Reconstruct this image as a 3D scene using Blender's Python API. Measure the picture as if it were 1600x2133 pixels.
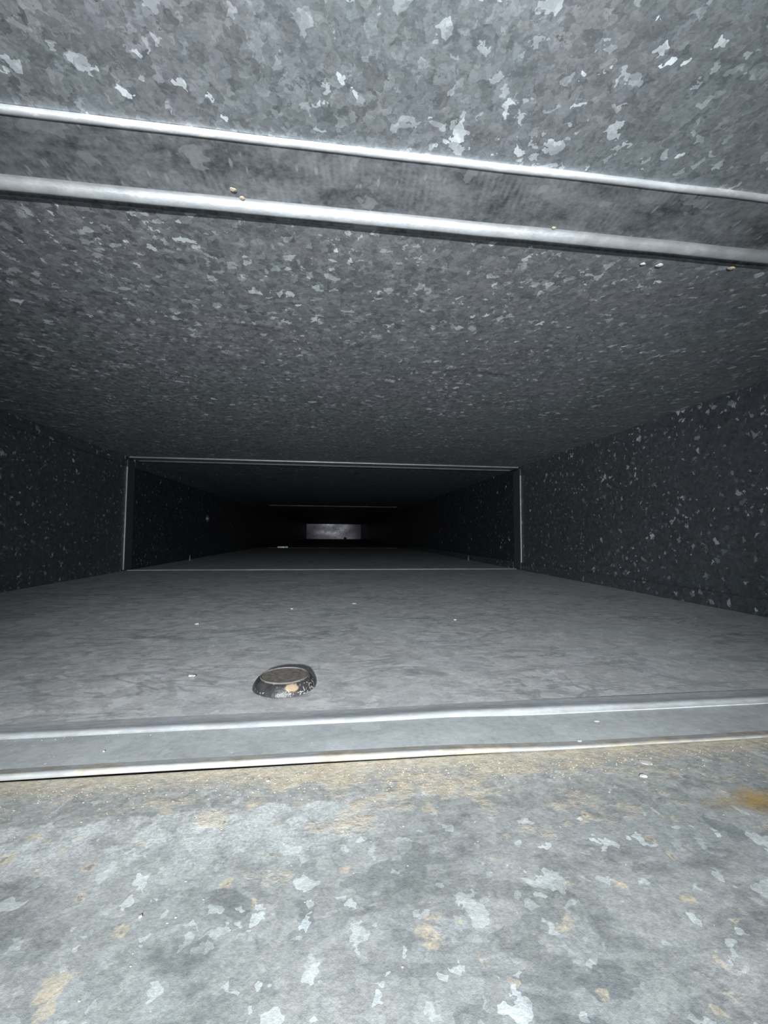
import bpy, bmesh, math, random
from mathutils import Vector, Matrix, noise

# ---------------------------------------------------------------- clear
for o in list(bpy.data.objects):
    bpy.data.objects.remove(o, do_unlink=True)
S = bpy.context.scene
C = S.collection

# ---------------------------------------------------------------- camera
W, H = 0.598, 0.165                     # inside size of the duct (m)
YAW, PITCH, ROLL = 0.1198, 0.054, 0.0066
F_PX = 862.4
cam_d = bpy.data.cameras.new('camera')
cam = bpy.data.objects.new('camera', cam_d)
C.objects.link(cam)
fwd = Vector((math.sin(YAW)*math.cos(PITCH), math.cos(YAW)*math.cos(PITCH), math.sin(PITCH)))
rgt = Vector((math.cos(YAW), -math.sin(YAW), 0))
upv = rgt.cross(fwd)
r_ = rgt*math.cos(ROLL) + upv*math.sin(ROLL)
u_ = -rgt*math.sin(ROLL) + upv*math.cos(ROLL)
M = Matrix((r_, u_, -fwd)).transposed().to_4x4()
M.translation = Vector((0.0013, 0.0, 0.0552))
cam.matrix_world = M
cam_d.sensor_fit = 'HORIZONTAL'
cam_d.sensor_width = 36.0
cam_d.lens = F_PX/1600*36.0
cam_d.clip_start = 0.002
cam_d.clip_end = 50
S.camera = cam

# ---------------------------------------------------------------- world, flash, exposure
wd = bpy.data.worlds.new('world'); S.world = wd
wd.use_nodes = True
wd.node_tree.nodes['Background'].inputs[0].default_value = (0.75, 0.85, 1.0, 1)
wd.node_tree.nodes['Background'].inputs[1].default_value = 0.01

FLASH_POS = Vector((-0.014, -0.125, 0.076))
FLASH_AIM = Vector((0.070, 0.60, 0.096))
fl = bpy.data.lights.new('flash_light', 'SPOT')
fl.energy = 10.6
fl.color = (0.94, 0.98, 1.0)
fl.shadow_soft_size = 0.004
fl.spot_size = math.radians(87)
fl.spot_blend = 1.0
flo = bpy.data.objects.new('flash_light', fl)
C.objects.link(flo)
flo.location = FLASH_POS
flo.rotation_euler = (FLASH_AIM-FLASH_POS).to_track_quat('-Z', 'Y').to_euler()

S.view_settings.view_transform = 'Standard'
S.view_settings.look = 'None'
S.view_settings.gamma = 1.0
S.view_settings.use_curve_mapping = False
S.view_settings.exposure = 0.0

# ---------------------------------------------------------------- node helpers
class NT:
    def __init__(s, name):
        s.m = bpy.data.materials.new(name); s.m.use_nodes = True
        s.t = s.m.node_tree; s.t.nodes.clear()
        s.out = s.t.nodes.new('ShaderNodeOutputMaterial')
        s.co = s.t.nodes.new('ShaderNodeTexCoord').outputs['Object']
    def put(s, sock, v):
        if hasattr(v, 'is_linked'): s.t.links.new(v, sock)
        elif v is not None:
            if isinstance(v, (tuple, list)) and len(v) == 3 and sock.type == 'RGBA': v = (*v, 1)
            sock.default_value = v
    def math(s, op, a, b=None, c=None, clamp=False):
        n = s.t.nodes.new('ShaderNodeMath'); n.operation = op; n.use_clamp = clamp
        s.put(n.inputs[0], a)
        if b is not None: s.put(n.inputs[1], b)
        if c is not None: s.put(n.inputs[2], c)
        return n.outputs[0]
    def vmath(s, op, a, b=None, sc=None):
        n = s.t.nodes.new('ShaderNodeVectorMath'); n.operation = op
        s.put(n.inputs[0], a)
        if b is not None: s.put(n.inputs[1], b)
        if sc is not None: s.put(n.inputs['Scale'], sc)
        return n.outputs['Value'] if op in ('LENGTH', 'DISTANCE', 'DOT_PRODUCT') else n.outputs[0]
    def noise(s, scale, detail=2, rough=.5, co=None, dist=0.0):
        n = s.t.nodes.new('ShaderNodeTexNoise')
        s.put(n.inputs['Vector'], s.co if co is None else co)
        n.inputs['Scale'].default_value = scale; n.inputs['Detail'].default_value = detail
        n.inputs['Roughness'].default_value = rough; n.inputs['Distortion'].default_value = dist
        return n.outputs['Fac'], n.outputs['Color']
    def voro(s, scale, co=None, feature='F1', rnd=1.0):
        n = s.t.nodes.new('ShaderNodeTexVoronoi'); n.feature = feature
        s.put(n.inputs['Vector'], s.co if co is None else co)
        n.inputs['Scale'].default_value = scale; n.inputs['Randomness'].default_value = rnd
        return n.outputs['Distance'], n.outputs['Color']
    def sep(s, v):
        n = s.t.nodes.new('ShaderNodeSeparateXYZ'); s.put(n.inputs[0], v)
        return n.outputs
    def mapr(s, v, a, b, c=0.0, d=1.0, smooth=False):
        n = s.t.nodes.new('ShaderNodeMapRange'); n.clamp = True
        if smooth: n.interpolation_type = 'SMOOTHSTEP'
        s.put(n.inputs[0], v)
        for i, x in enumerate((a, b, c, d)): s.put(n.inputs[i+1], x)
        return n.outputs[0]
    def mix(s, f, a, b, mode='MIX'):
        n = s.t.nodes.new('ShaderNodeMix'); n.data_type = 'RGBA'; n.blend_type = mode
        s.put(n.inputs['Factor'], f); s.put(n.inputs['A'], a); s.put(n.inputs['B'], b)
        for sk in n.inputs:
            pass
        return n.outputs['Result']
    def mixc(s, f, a, b, mode='MIX'):
        n = s.t.nodes.new('ShaderNodeMixRGB'); n.blend_type = mode
        s.put(n.inputs[0], f); s.put(n.inputs[1], a); s.put(n.inputs[2], b)
        return n.outputs[0]
    def scaled(s, sc, co=None, rot=None):
        n = s.t.nodes.new('ShaderNodeMapping')
        s.put(n.inputs['Vector'], s.co if co is None else co)
        n.inputs['Scale'].default_value = sc
        if rot: n.inputs['Rotation'].default_value = rot
        return n.outputs[0]
    def bump(s, h, dist, strength=1.0, normal=None):
        n = s.t.nodes.new('ShaderNodeBump')
        n.inputs['Distance'].default_value = dist; n.inputs['Strength'].default_value = strength
        s.put(n.inputs['Height'], h)
        if normal is not None: s.put(n.inputs['Normal'], normal)
        return n.outputs[0]
    def tilt(s, vec_color, k):
        g = s.t.nodes.new('ShaderNodeNewGeometry').outputs['Normal']
        d = s.vmath('SUBTRACT', vec_color, (.5, .5, .5))
        d = s.vmath('SCALE', d, sc=k)
        return s.vmath('NORMALIZE', s.vmath('ADD', g, d))
    def principled(s, col, metal, rough, normal=None):
        n = s.t.nodes.new('ShaderNodeBsdfPrincipled')
        s.put(n.inputs['Base Color'], col); s.put(n.inputs['Metallic'], metal); s.put(n.inputs['Roughness'], rough)
        if normal is not None: s.put(n.inputs['Normal'], normal)
        s.t.links.new(n.outputs[0], s.out.inputs[0])
        return s.m

def spangle(n, dark, light, flake_col, flake_amount, big=1.0, contrast=1.0):
    """zinc crystal pattern: returns colour, flake mask, cell colour (for tilting the crystals)"""
    w1 = n.vmath('SCALE', n.vmath('SUBTRACT', n.noise(330, 3, .6)[1], (.5, .5, .5)), sc=.0050*big)
    co1 = n.vmath('ADD', n.co, w1)
    w2 = n.vmath('SCALE', n.vmath('SUBTRACT', n.noise(170, 3, .65)[1], (.5, .5, .5)), sc=.0090*big)
    co2 = n.vmath('ADD', n.co, w2)
    c1 = n.voro(360/big, co1)[1]; v1 = n.sep(c1)
    c2 = n.voro(900/big, co1)[1]; v2 = n.sep(c2)
    c3 = n.voro(290/big, co2)[1]; v3 = n.sep(c3)
    c4 = n.voro(540/big, co2)[1]; v4 = n.sep(c4)
    t = n.math('ADD', n.math('MULTIPLY', v1[0], .5), n.math('MULTIPLY', v2[1], .5))
    t = n.math('ADD', n.math('MULTIPLY', n.math('SUBTRACT', t, .5), contrast), .5, clamp=True)
    blot = n.noise(22, 3, .6)[0]
    t = n.math('ADD', t, n.math('MULTIPLY', n.math('SUBTRACT', blot, .5), .55), clamp=True)
    t = n.math('ADD', t, n.math('MULTIPLY', n.math('SUBTRACT', n.noise(1100, 3, .7)[0], .5), .7), clamp=True)
    col = n.mixc(t, dark, light)
    hue = n.mixc(n.mapr(n.noise(14, 3)[0], .4, .6), (.955, 1.01, 1.03, 1), (1.035, .99, 1.03, 1))
    hue = n.mixc(.35, hue, n.mixc(v1[2], (.93, 1.0, 1.07, 1), (1.05, 1.0, .98, 1)))
    col = n.mixc(1.0, col, hue, 'MULTIPLY')
    # pale crystals, few and ragged, of two sizes
    fa = n.mapr(v3[0], 1-flake_amount*.55, 1-flake_amount*.05)
    fb = n.mapr(v4[1], 1-flake_amount*.50, 1-flake_amount*.05)
    den = n.mapr(n.noise(30, 2)[0], .32, .62, .35, 1.0)
    fm = n.math('MULTIPLY', n.math('MAXIMUM', fa, fb), den)
    col = n.mixc(n.math('MULTIPLY', fm, n.mapr(v3[2], 0, 1, .35, .9)), col, flake_col)
    return col, fm, c1

GAL_D = (.17, .185, .195, 1); GAL_L = (.44, .465, .48, 1); FLAKE = (.86, .93, .98, 1)

def mat_sheet(name, dark=GAL_D, light=GAL_L, flake=.10, metal=.62, rough=.52, tilt=.22, contrast=1.0):
    n = NT(name)
    col, fm, cc = spangle(n, dark, light, FLAKE, flake, contrast=contrast)
    # thin dark handling streaks
    st = n.noise(60, 4, .6, n.scaled((.25, 1, 1), rot=(0, 0, .6)), 1.5)[0]
    col = n.mixc(n.mapr(st, .60, .72, 0, .38), col, (.10, .11, .12, 1))
    mt = n.math('SUBTRACT', metal, n.math('MULTIPLY', fm, .35))
    fine = n.noise(1500, 2)[0]
    return n.principled(col, mt, rough, n.bump(fine, .00008, .35, n.tilt(cc, tilt)))

def mat_dusty():
    n = NT('dusty_galvanized')
    col, fm, cc = spangle(n, (.33, .345, .35, 1), (.60, .61, .605, 1), (.74, .78, .79, 1), .07, 2.0, 1.1)
    dust = n.noise(9, 4, .6)[0]
    col = n.mixc(n.mapr(dust, .35, .7, .15, .55), col, (.52, .50, .485, 1))
    # long dark drag marks left in the dust
    s1 = n.noise(24, 4, .6, n.scaled((.5, 1, 1), rot=(0, 0, .7)), 1.6)[0]
    s2 = n.noise(22, 4, .6, n.scaled((.5, 1, 1), rot=(0, 0, -.8)), 1.6)[0]
    a = n.math('ABSOLUTE', n.math('SUBTRACT', s1, .5)); b = n.math('ABSOLUTE', n.math('SUBTRACT', s2, .5))
    mk = n.math('MAXIMUM', n.mapr(a, .0, .022, 1, 0), n.mapr(b, .0, .022, 1, 0))
    mk = n.math('MULTIPLY', mk, n.mapr(n.noise(16, 2)[0], .42, .60))
    col = n.mixc(n.math('MULTIPLY', mk, .65), col, (.19, .20, .21, 1))
    s3 = n.noise(70, 4, .6, n.scaled((.45, 1, 1), rot=(0, 0, .35)), 1.4)[0]
    c = n.mapr(n.math('ABSOLUTE', n.math('SUBTRACT', s3, .5)), .0, .02, .38, 0)
    col = n.mixc(n.math('MULTIPLY', c, n.mapr(n.noise(45, 2)[0], .42, .58)), col, (.22, .23, .24, 1))
    pf = n.noise(150, 4, .65, n.scaled((.45, 1, 1)), .6)[0]
    col = n.mixc(n.mapr(pf, .56, .68, 0, .5), col, (.66, .68, .68, 1))
    bl = n.noise(80, 5, .68, n.scaled((.5, 1, 1), rot=(0, 0, .2)), 1.0)[0]
    col = n.mixc(n.mapr(bl, .54, .66, 0, .55), col, (.22, .23, .24, 1))
    return n.principled(col, .12, .62, n.bump(n.noise(900, 2)[0], .0001, .3, n.tilt(cc, .06)))

def mat_stained():
    """near floor sheet: zinc crystals under tan dust, pale zinc oxide and one rust stain"""
    n = NT('stained_galvanized')
    col, fm, cc = spangle(n, (.185, .20, .20, 1), (.315, .33, .33, 1), (.58, .63, .645, 1), .11, .82, .8)
    X, Y, Z = n.sep(n.co)
    fineN = n.noise(520, 5, .75)[0]
    grain = n.noise(1700, 3, .7)[0]
    reg = n.noise(34, 3, .6)[0]
    # angular dark crystals that stayed bare
    wq = n.vmath('ADD', n.co, n.vmath('SCALE', n.vmath('SUBTRACT', n.noise(110, 3, .6)[1], (.5, .5, .5)), sc=.013))
    dq = n.sep(n.voro(150, n.scaled((.7, 1.2, 1), wq, (0, 0, .6)))[1])
    col = n.mixc(n.mapr(dq[0], .86, .90, 0, .7), col, (.13, .15, .16, 1))
    # dark smears, fading near the strip as part of the brightening painted below
    strip_fade = n.mapr(Y, .074, .096, 1, .35)
    sm = n.noise(62, 4, .62, n.scaled((.5, 1, 1), rot=(0, 0, .75)), 1.2)[0]
    col = n.mixc(n.math('MULTIPLY', n.mapr(sm, .52, .60, 0, .75), strip_fade), col, (.115, .13, .14, 1))
    sm2 = n.noise(85, 4, .6, n.scaled((.45, 1, 1), rot=(0, 0, -.5)), .8)[0]
    col = n.mixc(n.math('MULTIPLY', n.mapr(sm2, .545, .60, 0, .70), strip_fade), col, (.12, .135, .14, 1))
    # powdery dust bloom, thicker near the strip; also painted brighter there against flash falloff
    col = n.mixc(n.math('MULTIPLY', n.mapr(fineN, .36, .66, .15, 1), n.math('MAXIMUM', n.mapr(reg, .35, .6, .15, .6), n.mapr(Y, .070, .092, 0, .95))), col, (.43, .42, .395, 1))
    # pale crystals still showing through the powder
    col = n.mixc(n.math('MULTIPLY', fm, n.mapr(Y, .074, .098, .6, .15)), col, (.56, .61, .625, 1))
    # chalky zinc oxide band left of centre with a ragged upper edge
    ragged = n.math('MULTIPLY', n.math('SUBTRACT', n.noise(130, 5, .7)[0], .5), .011)
    edge = n.math('ADD', n.math('ADD', n.math('MULTIPLY', X, .04), .0905), ragged)
    up = n.mapr(n.math('SUBTRACT', edge, Y), 0, .0010)
    low = n.mapr(n.math('SUBTRACT', Y, ragged), .068, .084, 0, 1, True)
    side = n.mapr(n.math('ADD', X, n.math('MULTIPLY', ragged, 3)), .018, -.006, 0, 1, True)
    ox = n.math('MULTIPLY', n.math('MULTIPLY', up, low), side)
    ox = n.math('MULTIPLY', ox, n.mapr(n.noise(120, 5, .75)[0], .40, .54, .15, 1))
    ox = n.math('MULTIPLY', ox, n.mapr(grain, .35, .6, .6, 1))
    col = n.mixc(n.math('MULTIPLY', ox, .85), col, (.56, .58, .585, 1))
    # tan dust blown up against the joint strip
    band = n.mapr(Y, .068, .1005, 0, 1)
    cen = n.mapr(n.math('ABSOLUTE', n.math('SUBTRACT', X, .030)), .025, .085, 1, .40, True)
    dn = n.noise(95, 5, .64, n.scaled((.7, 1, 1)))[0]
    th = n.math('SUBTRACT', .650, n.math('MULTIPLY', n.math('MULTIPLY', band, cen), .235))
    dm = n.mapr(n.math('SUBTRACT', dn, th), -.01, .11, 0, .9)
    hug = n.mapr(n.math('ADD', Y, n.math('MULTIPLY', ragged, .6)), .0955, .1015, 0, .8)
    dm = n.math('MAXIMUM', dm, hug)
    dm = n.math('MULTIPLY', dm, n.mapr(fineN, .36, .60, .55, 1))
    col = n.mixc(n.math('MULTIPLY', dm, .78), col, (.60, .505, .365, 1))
    # round drip marks: tan discs, some with a dark eye
    for sc, thr, off in ((135, .66, .0), (230, .70, .37)):
        wob = n.vmath('ADD', n.vmath('SCALE', n.vmath('SUBTRACT', n.noise(420, 3)[1], (.5, .5, .5)), sc=.0042), (off, off*2, 0))
        d, dc = n.voro(sc, n.vmath('ADD', n.vmath('MULTIPLY', n.co, (1, 1, 0)), wob)); r = n.sep(dc)
        rad = n.mapr(r[1], 0, 1, .14, .30)
        on = n.math('GREATER_THAN', r[0], thr)
        disc = n.math('MULTIPLY', n.mapr(n.math('SUBTRACT', rad, d), 0, .06), on)
        disc = n.math('MULTIPLY', disc, n.mapr(fineN, .38, .56, .35, 1))
        col = n.mixc(n.math('MULTIPLY', disc, .62), col, (.55, .46, .33, 1))
        eye = n.math('MULTIPLY', n.math('LESS_THAN', d, n.math('MULTIPLY', rad, .42)), n.math('MULTIPLY', on, n.math('GREATER_THAN', r[2], .6)))
        col = n.mixc(n.math('MULTIPLY', eye, .7), col, (.20, .20, .20, 1))
    # single rust bloom by the right edge of the view
    rp = n.vmath('MULTIPLY', n.vmath('SUBTRACT', n.co, (.0905, .0797, 0)), (1, 2.4, 0))
    rd = n.math('ADD', n.vmath('LENGTH', rp), n.math('MULTIPLY', n.math('SUBTRACT', n.noise(170, 5, .65)[0], .5), .018))
    col = n.mixc(n.mapr(rd, .001, .0115, .85, 0), col, (.42, .27, .085, 1))
    rk = n.vmath('LENGTH', n.vmath('MULTIPLY', n.vmath('SUBTRACT', n.co, (.0945, .0770, 0)), (1, 2.2, 0)))
    col = n.mixc(n.mapr(n.math('ADD', rk, n.math('MULTIPLY', n.math('SUBTRACT', fineN, .5), .006)), .001, .008, .8, 0), col, (.13, .095, .06, 1))
    # fine grain over everything
    col = n.mixc(1.0, col, n.mixc(n.mapr(grain, .28, .72), (.80, .81, .81, 1), (1.14, 1.15, 1.15, 1)), 'MULTIPLY')
    hgt = n.math('ADD', n.math('MULTIPLY', fineN, .6), n.math('MULTIPLY', dm, .5))
    return n.principled(col, .12, .60, n.bump(hgt, .0004, .5, n.tilt(cc, .08)))

def mat_strip(name, dusty=0.0):
    n = NT(name)
    a = n.noise(70, 4, .65, n.scaled((.6, 1, 1)))[0]
    b = n.noise(420, 4, .7)[0]
    c = n.voro(170, n.vmath('ADD', n.co, n.vmath('SCALE', n.noise(150, 2)[1], sc=.01)))[1]
    t = n.math('ADD', n.math('MULTIPLY', a, .7), n.math('MULTIPLY', b, .5))
    if dusty:
        col = n.mixc(n.mapr(t, .42, .80), (.36, .385, .395, 1), (.58, .61, .62, 1))
    else:
        col = n.mixc(n.mapr(t, .45, .76), (.10, .11, .12, 1), (.42, .44, .46, 1))
    col = n.mixc(n.math('MULTIPLY', n.mapr(n.sep(c)[0], .80, .95), .35), col, (.62, .66, .68, 1))
    # roller chatter left by the forming machine
    wv = n.t.nodes.new('ShaderNodeTexWave'); wv.inputs['Scale'].default_value = 160
    n.put(wv.inputs['Vector'], n.scaled((1, .35, 1), rot=(0, 0, .2))); wv.inputs['Distortion'].default_value = 3
    wm = n.math('MULTIPLY', wv.outputs['Fac'], n.mapr(n.noise(60, 2)[0], .5, .62))
    col = n.mixc(n.math('MULTIPLY', wm, .16), col, (.62, .65, .68, 1))
    if not dusty:
        tk = n.voro(1.0, n.scaled((430, 130, 1), rot=(0, 0, .25)))[0]
        rows = n.mapr(n.noise(90, 2, .5, n.scaled((.12, 1, 1)))[0], .52, .60)
        col = n.mixc(n.math('MULTIPLY', n.mapr(tk, .16, .26, .5, 0), rows), col, (.62, .66, .70, 1))
    if dusty:
        sp = n.voro(260)[0]
        col = n.mixc(n.mapr(sp, .06, .09, .8, 0), col, (.75, .72, .65, 1))
    return n.principled(col, .15 if dusty else .60, .55 if dusty else .45, n.bump(b, .00015, .4))

def mat_bright(name, tan=0.0, rough=.46, metal=.75, base=(.78, .81, .84, 1), tancol=((.60, .53, .42, 1), (.42, .37, .29, 1)), bumps=.5):
    """worn bare zinc on the bent edges of a strip"""
    n = NT(name)
    a = n.noise(500, 4, .7, n.scaled((.5, 1, 1)))[0]
    b = n.noise(40, 3, .6)[0]
    col = n.mixc(n.mapr(a, .3, .7), tuple(x*.72 for x in base[:3])+(1,), base)
    col = n.mixc(n.mapr(n.noise(55, 4, .65, n.scaled((.6, 1, 1)))[0], .42, .62, 0, .45), col, tuple(x*.5 for x in base[:3])+(1,))
    mt = metal
    if tan:
        tm = n.math('MULTIPLY', n.mapr(n.noise(190, 6, .75, n.scaled((.4, 1, 1)))[0], .64-tan*.27, .76-tan*.27), .85)
        col = n.mixc(tm, col, n.mixc(n.mapr(n.noise(300, 3)[0], .4, .6), *tancol))
        mt = n.math('SUBTRACT', metal, n.math('MULTIPLY', tm, metal))
    rg = n.mapr(b, .3, .7, rough*.85, rough*1.2)
    return n.principled(col, mt, rg, n.bump(a, .0002, bumps))

def mat_plain(name, col, metal=0.0, rough=.7, var=.25, scale=600):
    n = NT(name)
    a = n.noise(scale, 3, .6)[0]
    c = n.mixc(n.mapr(a, .3, .7), tuple(x*(1-var) for x in col)+(1,), tuple(min(1, x*(1+var)) for x in col)+(1,))
    return n.principled(c, metal, rough, n.bump(a, .0003, .4))

def mat_rubber():
    n = NT('worn_black_rubber')
    X, Y, Z = n.sep(n.co)
    col = n.mixc(n.mapr(n.noise(220, 4, .65)[0], .35, .7), (.018, .018, .020, 1), (.050, .049, .051, 1))
    # pale specks, mostly on the right-hand side of the skirt and along the base
    sp = n.noise(1150, 3, .6)[0]
    wt = n.math('ADD', n.mapr(X, -.002, .008, 0, .10), n.mapr(Z, .0018, .0004, 0, .09))
    col = n.mixc(n.mapr(n.math('ADD', sp, wt), .68, .73, 0, .8), col, (.42, .40, .36, 1))
    # tan chip of old sealant on the front
    q = n.vmath('LENGTH', n.vmath('MULTIPLY', n.vmath('SUBTRACT', n.co, (.0036, -.0092, .0027)), (.62, .6, 1.0)))
    q = n.math('ADD', q, n.math('MULTIPLY', n.math('SUBTRACT', n.noise(700, 3)[0], .5), .0024))
    col = n.mixc(n.mapr(q, .0011, .0014, .9, 0), col, (.31, .235, .15, 1))
    return n.principled(col, 0, .42, n.bump(sp, .0004, .45))

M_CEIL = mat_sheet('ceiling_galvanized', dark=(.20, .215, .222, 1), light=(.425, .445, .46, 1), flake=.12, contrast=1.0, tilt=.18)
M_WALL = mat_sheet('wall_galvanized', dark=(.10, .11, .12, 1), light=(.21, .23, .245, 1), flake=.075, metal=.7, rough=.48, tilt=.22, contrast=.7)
M_DUST = mat_dusty()
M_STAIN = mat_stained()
M_FAR = mat_sheet('far_dimmed_galvanized', dark=(.13, .14, .15, 1), light=(.30, .31, .32, 1), flake=.06, metal=.7, rough=.5)  # darker copy of the sheet zinc, deep-duct dimness put into its colour
M_FARW = mat_sheet('far_wall_dimmed_galvanized', dark=(.05, .055, .06, 1), light=(.12, .125, .135, 1), flake=.04, metal=.7, rough=.5)  # wall copy darkened further, the far run's lack of light is in the colour
M_STRIP = mat_strip('ceiling_strip_zinc')
M_STRIPF = mat_strip('floor_strip_zinc', 1)
M_EDGE = mat_bright('bright_zinc_edge', 0)
M_EDGET = mat_bright('bright_zinc_edge_dust', .25, rough=.46, metal=.65)
M_EDGEF = mat_bright('bright_zinc_edge_gritty', .22, rough=.6, metal=.30, base=(.66, .69, .72, 1))
M_LIP = mat_bright('dusty_zinc_lip', .68, rough=.62, metal=.2, base=(.40, .41, .415, 1), tancol=((.36, .315, .24, 1), (.23, .20, .155, 1)))
M_DULL = mat_bright('dull_zinc_edge', .1, rough=.5, metal=.6, base=(.50, .51, .53, 1))
M_EDGEDARK = mat_bright('dark_zinc_edge', .3, rough=.5, metal=.7, base=(.26, .27, .30, 1))  # darker variant of the edge zinc for the deepest joint
M_DARK = mat_plain('seam_zinc', (.16, .17, .18), .7, .5)
M_END = mat_bright('end_cap_zinc', 0, rough=.21, metal=1.0, base=(.17, .165, .19, 1), bumps=.02)
M_RUB = mat_rubber()
M_RIM = mat_plain('rubber_ring', (.14, .13, .12), 0, .55, .3)
M_RUBTOP = mat_plain('dusty_brown_rubber', (.125, .112, .098), 0, .75, .45, 500)
M_PALE = mat_plain('grey_white_disc', (.50, .50, .48), 0, .8, .15)
M_WHITE = mat_plain('pale_flake', (.70, .70, .68), 0, .8, .08)
M_CREAM = mat_plain('tan_crumb', (.55, .45, .32), 0, .85, .2)
M_GRIT = mat_plain('tan_dust_grit', (.46, .40, .31), 0, .9, .3, 900)
M_STEEL = mat_plain('screw_steel', (.55, .56, .58), .8, .4)
M_GREEN = mat_plain('chalky_zinc_crumb', (.62, .70, .66), 0, .8, .15)

# ---------------------------------------------------------------- object helpers
def link(name, me, mat, parent=None, smooth=True):
    o = bpy.data.objects.new(name, me); C.objects.link(o)
    if mat: me.materials.append(mat)
    for p in me.polygons: p.use_smooth = smooth
    if parent: o.parent = parent
    return o
def empty(name, loc=(0, 0, 0), rot=(0, 0, 0)):
    o = bpy.data.objects.new(name, None); C.objects.link(o)
    o.empty_display_size = .01; o.location = loc; o.rotation_euler = rot
    return o
def tag(o, label=None, cat=None, group=None, kind=None):
    for k, v in (('label', label), ('category', cat), ('group', group), ('kind', kind)):
        if v: o[k] = v
    return o
def from_bm(name, bm, mat, parent=None, smooth=True, sharp=None):
    bmesh.ops.recalc_face_normals(bm, faces=bm.faces)
    me = bpy.data.meshes.new(name); bm.to_mesh(me); bm.free()
    o = link(name, me, mat, parent, smooth)
    if sharp: me.set_sharp_from_angle(angle=math.radians(sharp))
    return o

# a "side" of the duct maps (u across, v along the duct, h into the duct) to space
SIDES = {
    'floor':   lambda u, v, h: (u, v, h),
    'ceiling': lambda u, v, h: (u, v, H-h),
    'left':    lambda u, v, h: (-W/2+h, v, u),
    'right':   lambda u, v, h: (W/2-h, v, u),
}
T = .0009                                # sheet thickness
def sheet(name, side, u0, u1, v0, v1, nu, nv, mat, parent, amp=.0003, seed=0.0, off=.0):
    f = SIDES[side]; bm = bmesh.new(); top = []; bot = []
    for j in range(nv+1):
        v = v0+(v1-v0)*j/nv; rt = []; rb = []
        for i in range(nu+1):
            u = u0+(u1-u0)*i/nu
            e = min(1, min(i, nu-i, j, nv-j)/3)
            h = off*max(0, 1-(v-v0)/.35) + amp*e*noise.noise(Vector((u*9+seed, v*7, seed*3.1)))
            rt.append(bm.verts.new(f(u, v, h))); rb.append(bm.verts.new(f(u, v, h-T)))
        top.append(rt); bot.append(rb)
    for j in range(nv):
        for i in range(nu):
            bm.faces.new((top[j][i], top[j][i+1], top[j+1][i+1], top[j+1][i]))
            bm.faces.new((bot[j][i], bot[j+1][i], bot[j+1][i+1], bot[j][i+1]))
    for i in range(nu):
        bm.faces.new((top[0][i], bot[0][i], bot[0][i+1], top[0][i+1]))
        bm.faces.new((top[nv][i], top[nv][i+1], bot[nv][i+1], bot[nv][i]))
    for j in range(nv):
        bm.faces.new((top[j][0], top[j+1][0], bot[j+1][0], bot[j][0]))
        bm.faces.new((top[j][nu], bot[j][nu], bot[j+1][nu], top[j+1][nu]))
    return from_bm(name, bm, mat, parent, True, 40)

def arc(cy, ch, r, a0, a1, n, sy=1.0):
    return [(cy+sy*r*math.cos(math.radians(a0+(a1-a0)*k/n)), ch+r*math.sin(math.radians(a0+(a1-a0)*k/n))) for k in range(n+1)]

def sweep(name, side, prof, u0, u1, n, mat, parent, wob=0.0, seed=0.0, v_off=0.0, extra=None, hs=None):
    """closed profile [(v, h)] swept across one side of the duct; vertices are local to the parent"""
    f = SIDES[side]; bm = bmesh.new(); rings = []
    pl = parent.location if parent else Vector((0, 0, 0))
    for i in range(n+1):
        u = u0+(u1-u0)*i/n
        dv = wob*noise.noise(Vector((u*7+seed, seed, 0)))*2 + wob*.4*noise.noise(Vector((u*38+seed, 3, seed)))
        dh = wob*.5*noise.noise(Vector((u*11+seed, 7, seed)))
        if extra: dv += extra(u)
        rings.append([bm.verts.new(Vector(f(u, v_off+v+dv, (h+(dh if h > .0006 else 0))*(hs(u) if hs else 1)))-pl) for v, h in prof])
    m = len(prof)
    for i in range(n):
        for k in range(m):
            bm.faces.new((rings[i][k], rings[i][(k+1) % m], rings[i+1][(k+1) % m], rings[i+1][k]))
    bm.faces.new(rings[0]); bm.faces.new(list(reversed(rings[-1])))
    return from_bm(name, bm, mat, parent, True, 38)

# ---------------------------------------------------------------- setting: floor, ceiling, walls
Y0, J1C, J2, J3, YE = -.16, .1392, .646, 1.646, 4.640
floor = tag(empty('floor'), 'dusty grey galvanized duct floor', kind='structure')
ceiling = tag(empty('ceiling'), 'speckled galvanized duct ceiling', kind='structure')
wall_l = tag(empty('wall_left'), 'dark galvanized side wall on the left of the duct', kind='structure')
wall_r = tag(empty('wall_right'), 'speckled galvanized side wall on the right of the duct', kind='structure')
hw = W/2
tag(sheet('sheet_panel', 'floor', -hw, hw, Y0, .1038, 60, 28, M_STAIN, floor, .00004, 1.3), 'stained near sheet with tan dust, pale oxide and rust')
tag(sheet('sheet_panel', 'floor', -hw, hw, .1085, J2, 70, 60, M_DUST, floor, .0007, 2.1), 'dusty grey middle sheet')
sheet('sheet_panel', 'floor', -hw, hw, J2, J3, 40, 60, M_DUST, floor, .0007, 3.7)
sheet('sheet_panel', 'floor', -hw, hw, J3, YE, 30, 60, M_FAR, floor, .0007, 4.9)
sheet('sheet_panel', 'ceiling', -hw, hw, Y0, J1C, 60, 28, M_CEIL, ceiling, .0003, 5.3)
sheet('sheet_panel', 'ceiling', -hw, hw, J1C, J2, 70, 60, M_CEIL, ceiling, .0006, 6.1, .0013)
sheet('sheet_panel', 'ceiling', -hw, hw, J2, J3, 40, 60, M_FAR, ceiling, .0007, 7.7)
sheet('sheet_panel', 'ceiling', -hw, hw, J3, YE, 30, 60, M_FAR, ceiling, .0007, 8.9)
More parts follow.
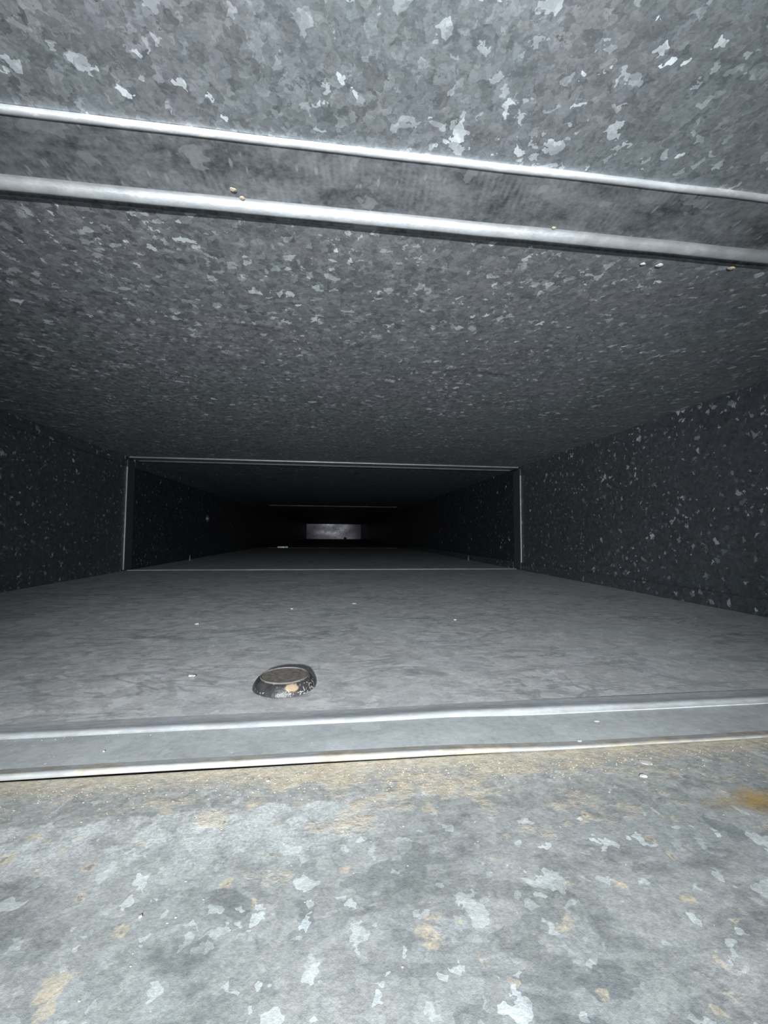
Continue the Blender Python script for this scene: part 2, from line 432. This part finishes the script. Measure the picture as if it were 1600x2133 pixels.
for side, par, sd in (('left', wall_l, 10), ('right', wall_r, 20)):
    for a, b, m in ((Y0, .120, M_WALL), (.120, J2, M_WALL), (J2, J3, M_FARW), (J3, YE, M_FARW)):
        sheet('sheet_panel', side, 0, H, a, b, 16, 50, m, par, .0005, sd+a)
# folded corner seams running along the duct: left wall under the ceiling, right wall above the floor
def seam(side, par, flip, v0, v1, mat):
    f = SIDES[side]; bm = bmesh.new(); n = 40; R = []
    prof = [(0, 0), (.0050, 0), (.0055, .0011), (.0119, .0012), (.0120, .0016), (.0118, .0021), (.0105, .0022), (0, .0020)]
    for i in range(n+1):
        v = v0+(v1-v0)*i/n
        ring = []
        for z, h in prof:
            zz = z+(.0003*noise.noise(Vector((v*12, 3, 1))) if z > .005 else 0)
            ring.append(bm.verts.new(f(H-zz if flip else zz, v, h)))
        R.append(ring)
    m = len(prof)
    for i in range(n):
        for k in range(m):
            bm.faces.new((R[i][k], R[i][(k+1) % m], R[i+1][(k+1) % m], R[i+1][k]))
    bm.faces.new(R[0]); bm.faces.new(list(reversed(R[-1])))
    return from_bm('corner_seam', bm, mat, par, True, 35)
for a, b in ((Y0, .12), (.12, J2-.014), (J2+.014, J3-.014)):
    tag(seam('left', wall_l, True, a, b, M_WALL), 'folded lock seam under the ceiling')
    tag(seam('right', wall_r, False, a, b, M_WALL), 'folded lock seam above the floor')
# blank end of the duct run, far away
def end_cap():
    bm = bmesh.new()
    n, m = 24, 8; g = []; g2 = []
    for j in range(m+1):
        a = []; b = []
        for i in range(n+1):
            x = -hw+W*i/n; z = H*j/m
            y = YE+.0025*noise.noise(Vector((x*5, z*9, 2.2)))
            a.append(bm.verts.new((x, y, z))); b.append(bm.verts.new((x, y+.002, z)))
        g.append(a); g2.append(b)
    for j in range(m):
        for i in range(n):
            bm.faces.new((g[j][i], g[j][i+1], g[j+1][i+1], g[j+1][i]))
            bm.faces.new((g2[j][i], g2[j+1][i], g2[j+1][i+1], g2[j][i+1]))
    for i in range(n):
        bm.faces.new((g[0][i], g2[0][i], g2[0][i+1], g[0][i+1])); bm.faces.new((g[m][i], g[m][i+1], g2[m][i+1], g2[m][i]))
    for j in range(m):
        bm.faces.new((g[j][0], g[j+1][0], g2[j+1][0], g2[j][0])); bm.faces.new((g[j][n], g2[j][n], g2[j+1][n], g[j+1][n]))
    return from_bm('wall_end', bm, M_END, None, True, 40)
tag(end_cap(), 'pale metal plate closing the far end of the duct', kind='structure')

# ---------------------------------------------------------------- joint strips between the duct sections
def ceiling_strip(v0, v1, u0, u1, label, n, r0, r1, seed, wob=.0006, edge=None, edge2=None):
    edge = edge or M_EDGE; edge2 = edge2 or M_EDGET
    root = tag(empty('joint_strip', (0, (v0+v1)/2, H)), label, 'joint strip', 'galvanized joint strips')
    web = [(v0, .0001), (v1, .0001), (v1, .0011), (v0, .0011)]
    sweep('web', 'ceiling', web, u0, u1, n, M_STRIP, root, wob, seed)
    # front bead: thin rounded hem, back bead: taller rolled fold leaning towards the opening
    front = arc(v0, .0004, r0, 0, 180, 10, 1.0) + [(v0-r0, .0001), (v0+r0, .0001)]
    tag(sweep('front_bead', 'ceiling', front, u0, u1, n, edge2, root, wob, seed), 'bright thin rounded front edge')
    back = [(v1-.0040, .0010), (v1-.0033, .0012), (v1-.0027, .0016), (v1-.0022, .0022), (v1-.0017, .0027), (v1-.0011, .0031), (v1-.0004, .0034),
            (v1+.0003, .0034), (v1+.0007, .0031), (v1+.0008, .0026), (v1+.0008, .0001), (v1-.0040, .0001)]
    k = r1/.0040
    back = [(v1+(a-v1)*k, .0010+(b-.0010)*k if b > .001 else b) for a, b in back]
    tag(sweep('back_bead', 'ceiling', back, u0+.004, u1-.004, n, edge, root, wob, seed), 'bright rolled back edge')
    tail = [(v1+.0006, .0001), (v1+.0044, .0001), (v1+.0044, .0016*k), (v1+.0040, .0022*k), (v1+.0034, .0023*k), (v1+.0030, .0018*k), (v1+.0006, .0017*k)]
    sweep('tail_flange', 'ceiling', tail, u0, u1, n, M_STRIP, root, wob, seed)
    return root
def floor_strip(v0, v1, u0, u1, label, n, lip, ridge, seed, wob=.0006, extra=None, edge=None, edge2=None, hs=None):
    edge = edge or M_LIP; edge2 = edge2 or M_EDGEF
    root = tag(empty('joint_strip', (0, (v0+v1)/2, 0)), label, 'joint strip', 'galvanized joint strips')
    web = [(v0+lip*.5, lip*.62), (v1, .0003), (v1, .0008), (v0+lip*.5, lip*.98)]
    sweep('web', 'floor', web, u0, u1, n, M_STRIPF, root, wob, seed, hs=hs)
    fr = arc(v0+lip*.45, .0004+lip*.4, lip*.4, 75, 275, 10, 1.0)
    fr = [(v0+lip*1.5, .0004+lip*.74)] + fr + [(v0+lip*1.0, .0005)]
    tag(sweep('front_lip', 'floor', fr, u0, u1, n, edge, root, wob, seed, hs=hs), 'pale folded lip caked with tan dust')
    rd = [(v1-.0020, .0006), (v1-.0012, .0009), (v1-.0006, .0009+ridge*.5), (v1, .0009+ridge*.9), (v1+.0008, .0009+ridge),
          (v1+.0020, .0009+ridge*.75), (v1+.0045, .0008), (v1+.0075, .0004), (v1+.0100, .0001), (v1-.0020, .0001)]
    tag(sweep('back_bead', 'floor', rd, u0, u1, n, edge2, root, wob, seed, extra=extra), 'bright rounded back edge')
    return root
def wall_strip(side, v0, v1, h, label, seed):
    x = -hw if side == 'left' else hw
    root = tag(empty('joint_strip', (x, (v0+v1)/2, 0)), label, 'joint strip', 'galvanized joint strips')
    body = [(v0, .0001), (v1, .0001), (v1, h*.8), (v0+.002, h*.8)]
    sweep('web', side, body, .002, H-.004, 24, M_DARK, root, .0002, seed)
    ed = arc(v0+h*.5, h*.5, h*.5, 60, 300, 8) + [(v0+h*.9, .0002), (v0+h*.9, h*.9)]
    tag(sweep('front_bead', side, ed, .002, H-.014, 30, M_DULL, root, .0004, seed), 'bright folded upright edge')
    return root

bend = lambda u: .0014*(1/(1+math.exp(-(u-.028)*160))) - .0005
ceiling_strip(.1130, .1372, -hw+.003, hw-.003, 'wide galvanized strip with two bright beads across the ceiling nearest the viewer', 120, .0011, .0039, 1.7)
floor_strip(.1030, .1245, -hw+.003, hw-.003, 'grey galvanized strip with dusty lip across the floor in front of the black plug', 160, .0019, .0006, 4.2, .0005, bend, hs=lambda u: 1-.5/(1+math.exp(-(u-.045)*90)))
ceiling_strip(.6330, .6580, -hw+.006, hw-.004, 'double bright strip across the ceiling at the middle joint of the duct', 60, .0016, .0030, 2.9, .0006, M_DULL, M_DULL)
floor_strip(.6420, .6640, -hw+.004, hw-.004, 'thin pale strip across the floor at the middle joint of the duct', 60, .0014, .0004, 6.3, .0006, None, M_STRIPF, M_DULL)
wall_strip('left', .6360, .6600, .0024, 'upright bright-edged strip on the left wall at the middle joint', 3.3)
wall_strip('right', .6300, .6560, .0024, 'upright bright-edged strip on the right wall at the middle joint', 5.1)
ceiling_strip(1.632, 1.656, -hw+.05, hw-.05, 'dim far strip with patchy glints across the ceiling deep in the duct', 60, .0022, .0034, 8.8, .0016, M_EDGEDARK, M_EDGEDARK)
fs = floor_strip(1.636, 1.660, -hw+.05, hw-.05, 'faint far strip on the floor deep in the duct with one added glint tab', 60, .0018, .0008, 9.4, .0012, None, M_EDGEDARK, M_EDGEDARK)
def tab():  # upright plates added facing the viewer to stand in for a glint
    bm = bmesh.new()
    for x0, x1, dz in ((-.213, -.186, 0), (-.184, -.174, .0003)):
        pts = [(x0, -.018, .0012), (x1, -.018, .0010), (x1, -.0175, .0062+dz), (x0, -.0172, .0066+dz)]
        a = [bm.verts.new(p) for p in pts]; b = [bm.verts.new((p[0], p[1]+.0012, p[2])) for p in pts]
        bm.faces.new(a); bm.faces.new(list(reversed(b)))
        for k in range(4): bm.faces.new((a[k], b[k], b[(k+1) % 4], a[(k+1) % 4]))
    return from_bm('glint_tab', bm, M_EDGE, fs, False)
tag(tab(), 'added tab standing in for a glint on the left')

# ---------------------------------------------------------------- the black rubber plug
def lathe(name, prof, mat, parent, n=48, wob=0.0, seed=0.0):
    bm = bmesh.new(); R = []
    for r, z in prof:
        if r < 1e-7: R.append([bm.verts.new((0, 0, z))]); continue
        R.append([bm.verts.new(((r+wob*noise.noise(Vector((math.cos(2*math.pi*k/n)*2, math.sin(2*math.pi*k/n)*2, z*300+seed))))*math.cos(2*math.pi*k/n),
                                (r+wob*noise.noise(Vector((math.cos(2*math.pi*k/n)*2, math.sin(2*math.pi*k/n)*2, z*300+seed))))*math.sin(2*math.pi*k/n), z)) for k in range(n)])
    for a, b in zip(R, R[1:]):
        for k in range(n):
            k2 = (k+1) % n
            if len(a) == 1 and len(b) == 1: continue
            if len(a) == 1: bm.faces.new((a[0], b[k], b[k2]))
            elif len(b) == 1: bm.faces.new((a[k], b[0], a[k2]))
            else: bm.faces.new((a[k], b[k], b[k2], a[k2]))
    return from_bm(name, bm, mat, parent, True, 45)
plug = tag(empty('rubber_plug', (-.0156, .1550, .0004), (0, 0, 0)),
           'round black rubber plug with sloping sides and tan chip on the duct floor', 'plug')
lathe('skirt', [(0, 0), (.0106, 0), (.0111, .0003), (.0110, .0009), (.0104, .0021), (.0096, .0032), (.0090, .0037), (.0085, .0038), (.0082, .0033), (0, .0033)], M_RUB, plug, 56, .00015)
tag(lathe('rim', [(.0085, .0036), (.0086, .0041), (.0084, .0043), (.0082, .0042), (.0081, .0036), (.0085, .0036)], M_RIM, plug, 56, .0001, 3.0), 'thin raised ring around the top')
tag(lathe('top_disc', [(0, .0030), (.0080, .0030), (.0080, .0040), (.0074, .00402), (.0035, .0039), (0, .00392)], M_RUBTOP, plug, 40, .00005, 5.0), 'dusty brown recessed top')

# ---------------------------------------------------------------- screws, rivet, far debris
def screw(loc, label):
    root = tag(empty('screw_tip', loc), label, 'screw', 'screw tips through the floor')
    prof = []
    for k in range(9):
        r = .0021*(1-.06*k); z = .0008+.0011*k
        prof += [(r, z), (r*.72, z+.00055)]
    lathe('thread', [(0, 0)]+[(.0022, 0)]+prof+[(0, .0122)], M_STEEL, root, 12)
    lathe('burr', [(0, 0), (.0040, 0), (.0036, .0006), (.0024, .0012), (0, .0012)], M_STEEL, root, 12)
screw((-.284, .872, .0002), 'tiny screw tip poking up from the floor beside the left wall')
screw((.288, .863, .0002), 'tiny screw tip poking up from the floor beside the right wall')
rv = tag(empty('wall_rivet', (-hw+.0004, 1.03, .090)), 'dim round rivet head on the left wall past the middle joint', 'rivet')
rv.rotation_euler = (0, math.radians(90), 0)
lathe('flange', [(0, 0), (.0095, 0), (.0092, .0010), (.0075, .0016), (0, .0016)], M_FAR, rv, 24)
lathe('dome', [(.0062, .0014), (.0060, .0024), (.0045, .0034), (.0022, .0040), (0, .0042)], M_STEEL, rv, 24)

def crumb_mesh(name, seed, flat=.4, sub=2, rag=.45):
    bm = bmesh.new(); bmesh.ops.create_icosphere(bm, subdivisions=sub, radius=1)
    for v in bm.verts:
        d = 1+rag*noise.noise(v.co*1.6+Vector((seed, seed*2, 0)))+.25*rag*noise.noise(v.co*5+Vector((seed, 0, 3)))
        v.co *= d; v.co.z *= flat
    zmin = min(v.co.z for v in bm.verts)
    for v in bm.verts: v.co.z -= zmin
    bmesh.ops.recalc_face_normals(bm, faces=bm.faces)
    me = bpy.data.meshes.new(name); bm.to_mesh(me); bm.free()
    return me
def crumb(name, loc, size, mat, label, seed, cat='debris', group='loose crumbs in the duct', flat=.4, sx=1.0, rz=0.0, up=1):
    flat *= .7
    o = link(name, crumb_mesh(name, seed, flat), mat, None, False)
    o.location = loc; o.scale = (size*sx, size, size*up); o.rotation_euler = (0, 0, rz)
    return tag(o, label, cat, group)
LIP_HS = lambda u: 1-.5/(1+math.exp(-(u-.045)*90))
def strip_z(x, y):                        # top of the near floor strip
    t = min(1, max(0, (y-.1040)/(.1245-.1040)))
    return (.00186*(1-t)+.0008*t)*LIP_HS(x)-.00012
crumb('paint_flake', (.0790, .1168, strip_z(.079, .1168)), .00060, M_WHITE, 'larger white flake on the near floor strip, right of the plug', 1.1, flat=.25, sx=1.4)
crumb('paint_flake', (.0665, .1056, strip_z(.0665, .1056)), .00055, M_WHITE, 'white flake on the lip of the near floor strip at right', 2.3, flat=.3, sx=1.3, rz=.6)
crumb('paint_flake', (.0727, .0905, 0), .0007, M_WHITE, 'bright white ragged flake on the stained near floor at right', 3.1, flat=.3, sx=1.3)
crumb('paint_flake', (.0776, .0958, 0), .0012, M_PALE, 'pale oval disc on the near floor below the strip at right', 4.7, flat=.12, sx=1.2)
crumb('paint_flake', (-.0521, .1699, .0003), .0011, M_WHITE, 'white flake on the dusty floor left of the plug', 5.9, flat=.3, sx=1.3)
crumb('paint_flake', (-.0798, .2639, .0003), .0012, M_WHITE, 'small white crumb on the dusty floor, leftmost beyond the plug', 6.7, flat=.5)
crumb('paint_flake', (-.0284, .3105, .0003), .0011, M_WHITE, 'small white crumb on the dusty floor straight behind the plug', 7.3, flat=.5)
crumb('paint_flake', (.0794, .2623, .0003), .0010, M_WHITE, 'small white crumb on the dusty floor far right of the plug', 8.1, flat=.5)
crumb('paint_flake', (.0179, .3296, .0003), .0013, M_WHITE, 'farthest small pale crumb on the dusty middle floor', 9.7, flat=.4, sx=1.4)
crumb('paint_flake', (-.0543, .1125, strip_z(-.0543, .1125)), .00025, M_WHITE, 'tiny white speck on the near floor strip at left', 10.3, flat=.6)
crumb('paint_flake', (-.0126, .0979, 0), .00035, M_WHITE, 'white grain on the tan dust below the strip lip', 11.9, flat=.6)
crumb('paint_flake', (-.0256, .0663, 0), .00025, M_WHITE, 'single cream-white grain on the near floor at lower left', 12.1, flat=.6)
crumb('dust_crumb', (-.0318, .1300, H-.0011), .00075, M_CREAM, 'tan crumb stuck to the near ceiling strip at left, upper one', 13.3, flat=.45, sx=1.5, up=-1)
crumb('dust_crumb', (-.0296, .1330, H-.0011), .00070, M_CREAM, 'tan crumb stuck to the near ceiling strip at left, lower one', 14.5, flat=.5, sx=1.1, up=-1)
crumb('dust_crumb', (.0770, .1325, H-.0011), .00060, M_CREAM, 'tan crumb stuck to the near ceiling strip right of centre', 15.5, flat=.5, sx=1.3, up=-1)
crumb('zinc_crumb', (.1290, .1455, H-.0014), .0011, M_GREEN, 'pale greenish crumb on the ceiling behind the near strip, larger', 16.1, flat=.4, sx=1.3, up=-1)
crumb('zinc_crumb', (.1220, .1458, H-.0014), .0008, M_GREEN, 'pale greenish crumb on the ceiling behind the near strip, smaller', 17.7, flat=.4, sx=1.3, up=-1)
crumb('dust_crumb', (.1590, .1435, H-.0014), .0010, M_CREAM, 'tan crumb under the right end of the near ceiling strip', 18.7, flat=.4, sx=1.6, up=-1)
crumb('debris_lump', (.124, 4.585, .0003), .016, M_RUBTOP, 'small dark lump on the floor before the far end plate', 19.3, flat=.8)

# tan grit caked along the lip and scattered over the near floor
def grit():
    rnd = random.Random(5); bm = bmesh.new()
    def one(x, y, z, s):
        k = rnd.random()*6.28
        vs = []
        for a in range(4):
            r = s*(.6+.6*rnd.random())
            vs.append(bm.verts.new((x+r*math.cos(k+a*1.57), y+r*math.sin(k+a*1.57), z)))
        t = bm.verts.new((x+s*.3*(rnd.random()-.5), y+s*.3*(rnd.random()-.5), z+s*(.25+.25*rnd.random())))
        for a in range(4): bm.faces.new((vs[a], vs[(a+1) % 4], t))
        bm.faces.new(list(reversed(vs)))
    for _ in range(1500):
        x = rnd.gauss(.01, .07)
        if abs(x) > .25: continue
        y = .1015-abs(rnd.gauss(0, .0055))
        one(x, y, 0, .00008+.00022*rnd.random()**2)
    for _ in range(140):
        x = rnd.uniform(-.12, .16); y = rnd.uniform(.055, .10)
        one(x, y, 0, .00006+.00018*rnd.random()**2)
    for _ in range(380):                                # on the strip
        x = rnd.uniform(-.15, .17); y = .1055+abs(rnd.gauss(0, .007))
        if y < .1225: one(x, y, strip_z(x, y)-.00002, .00005+.00014*rnd.random()**3)
    for _ in range(260):                                # against the back bead
        x = rnd.uniform(-.15, .17); y = .1220+rnd.uniform(-.0010, .0004); one(x, y, strip_z(x, y), .00008+.00020*rnd.random()**2)
    return from_bm('dust_grit', bm, M_GRIT, None, False)
tag(grit(), 'fine tan grit scattered along the lip of the near floor strip', 'dust', kind='stuff')
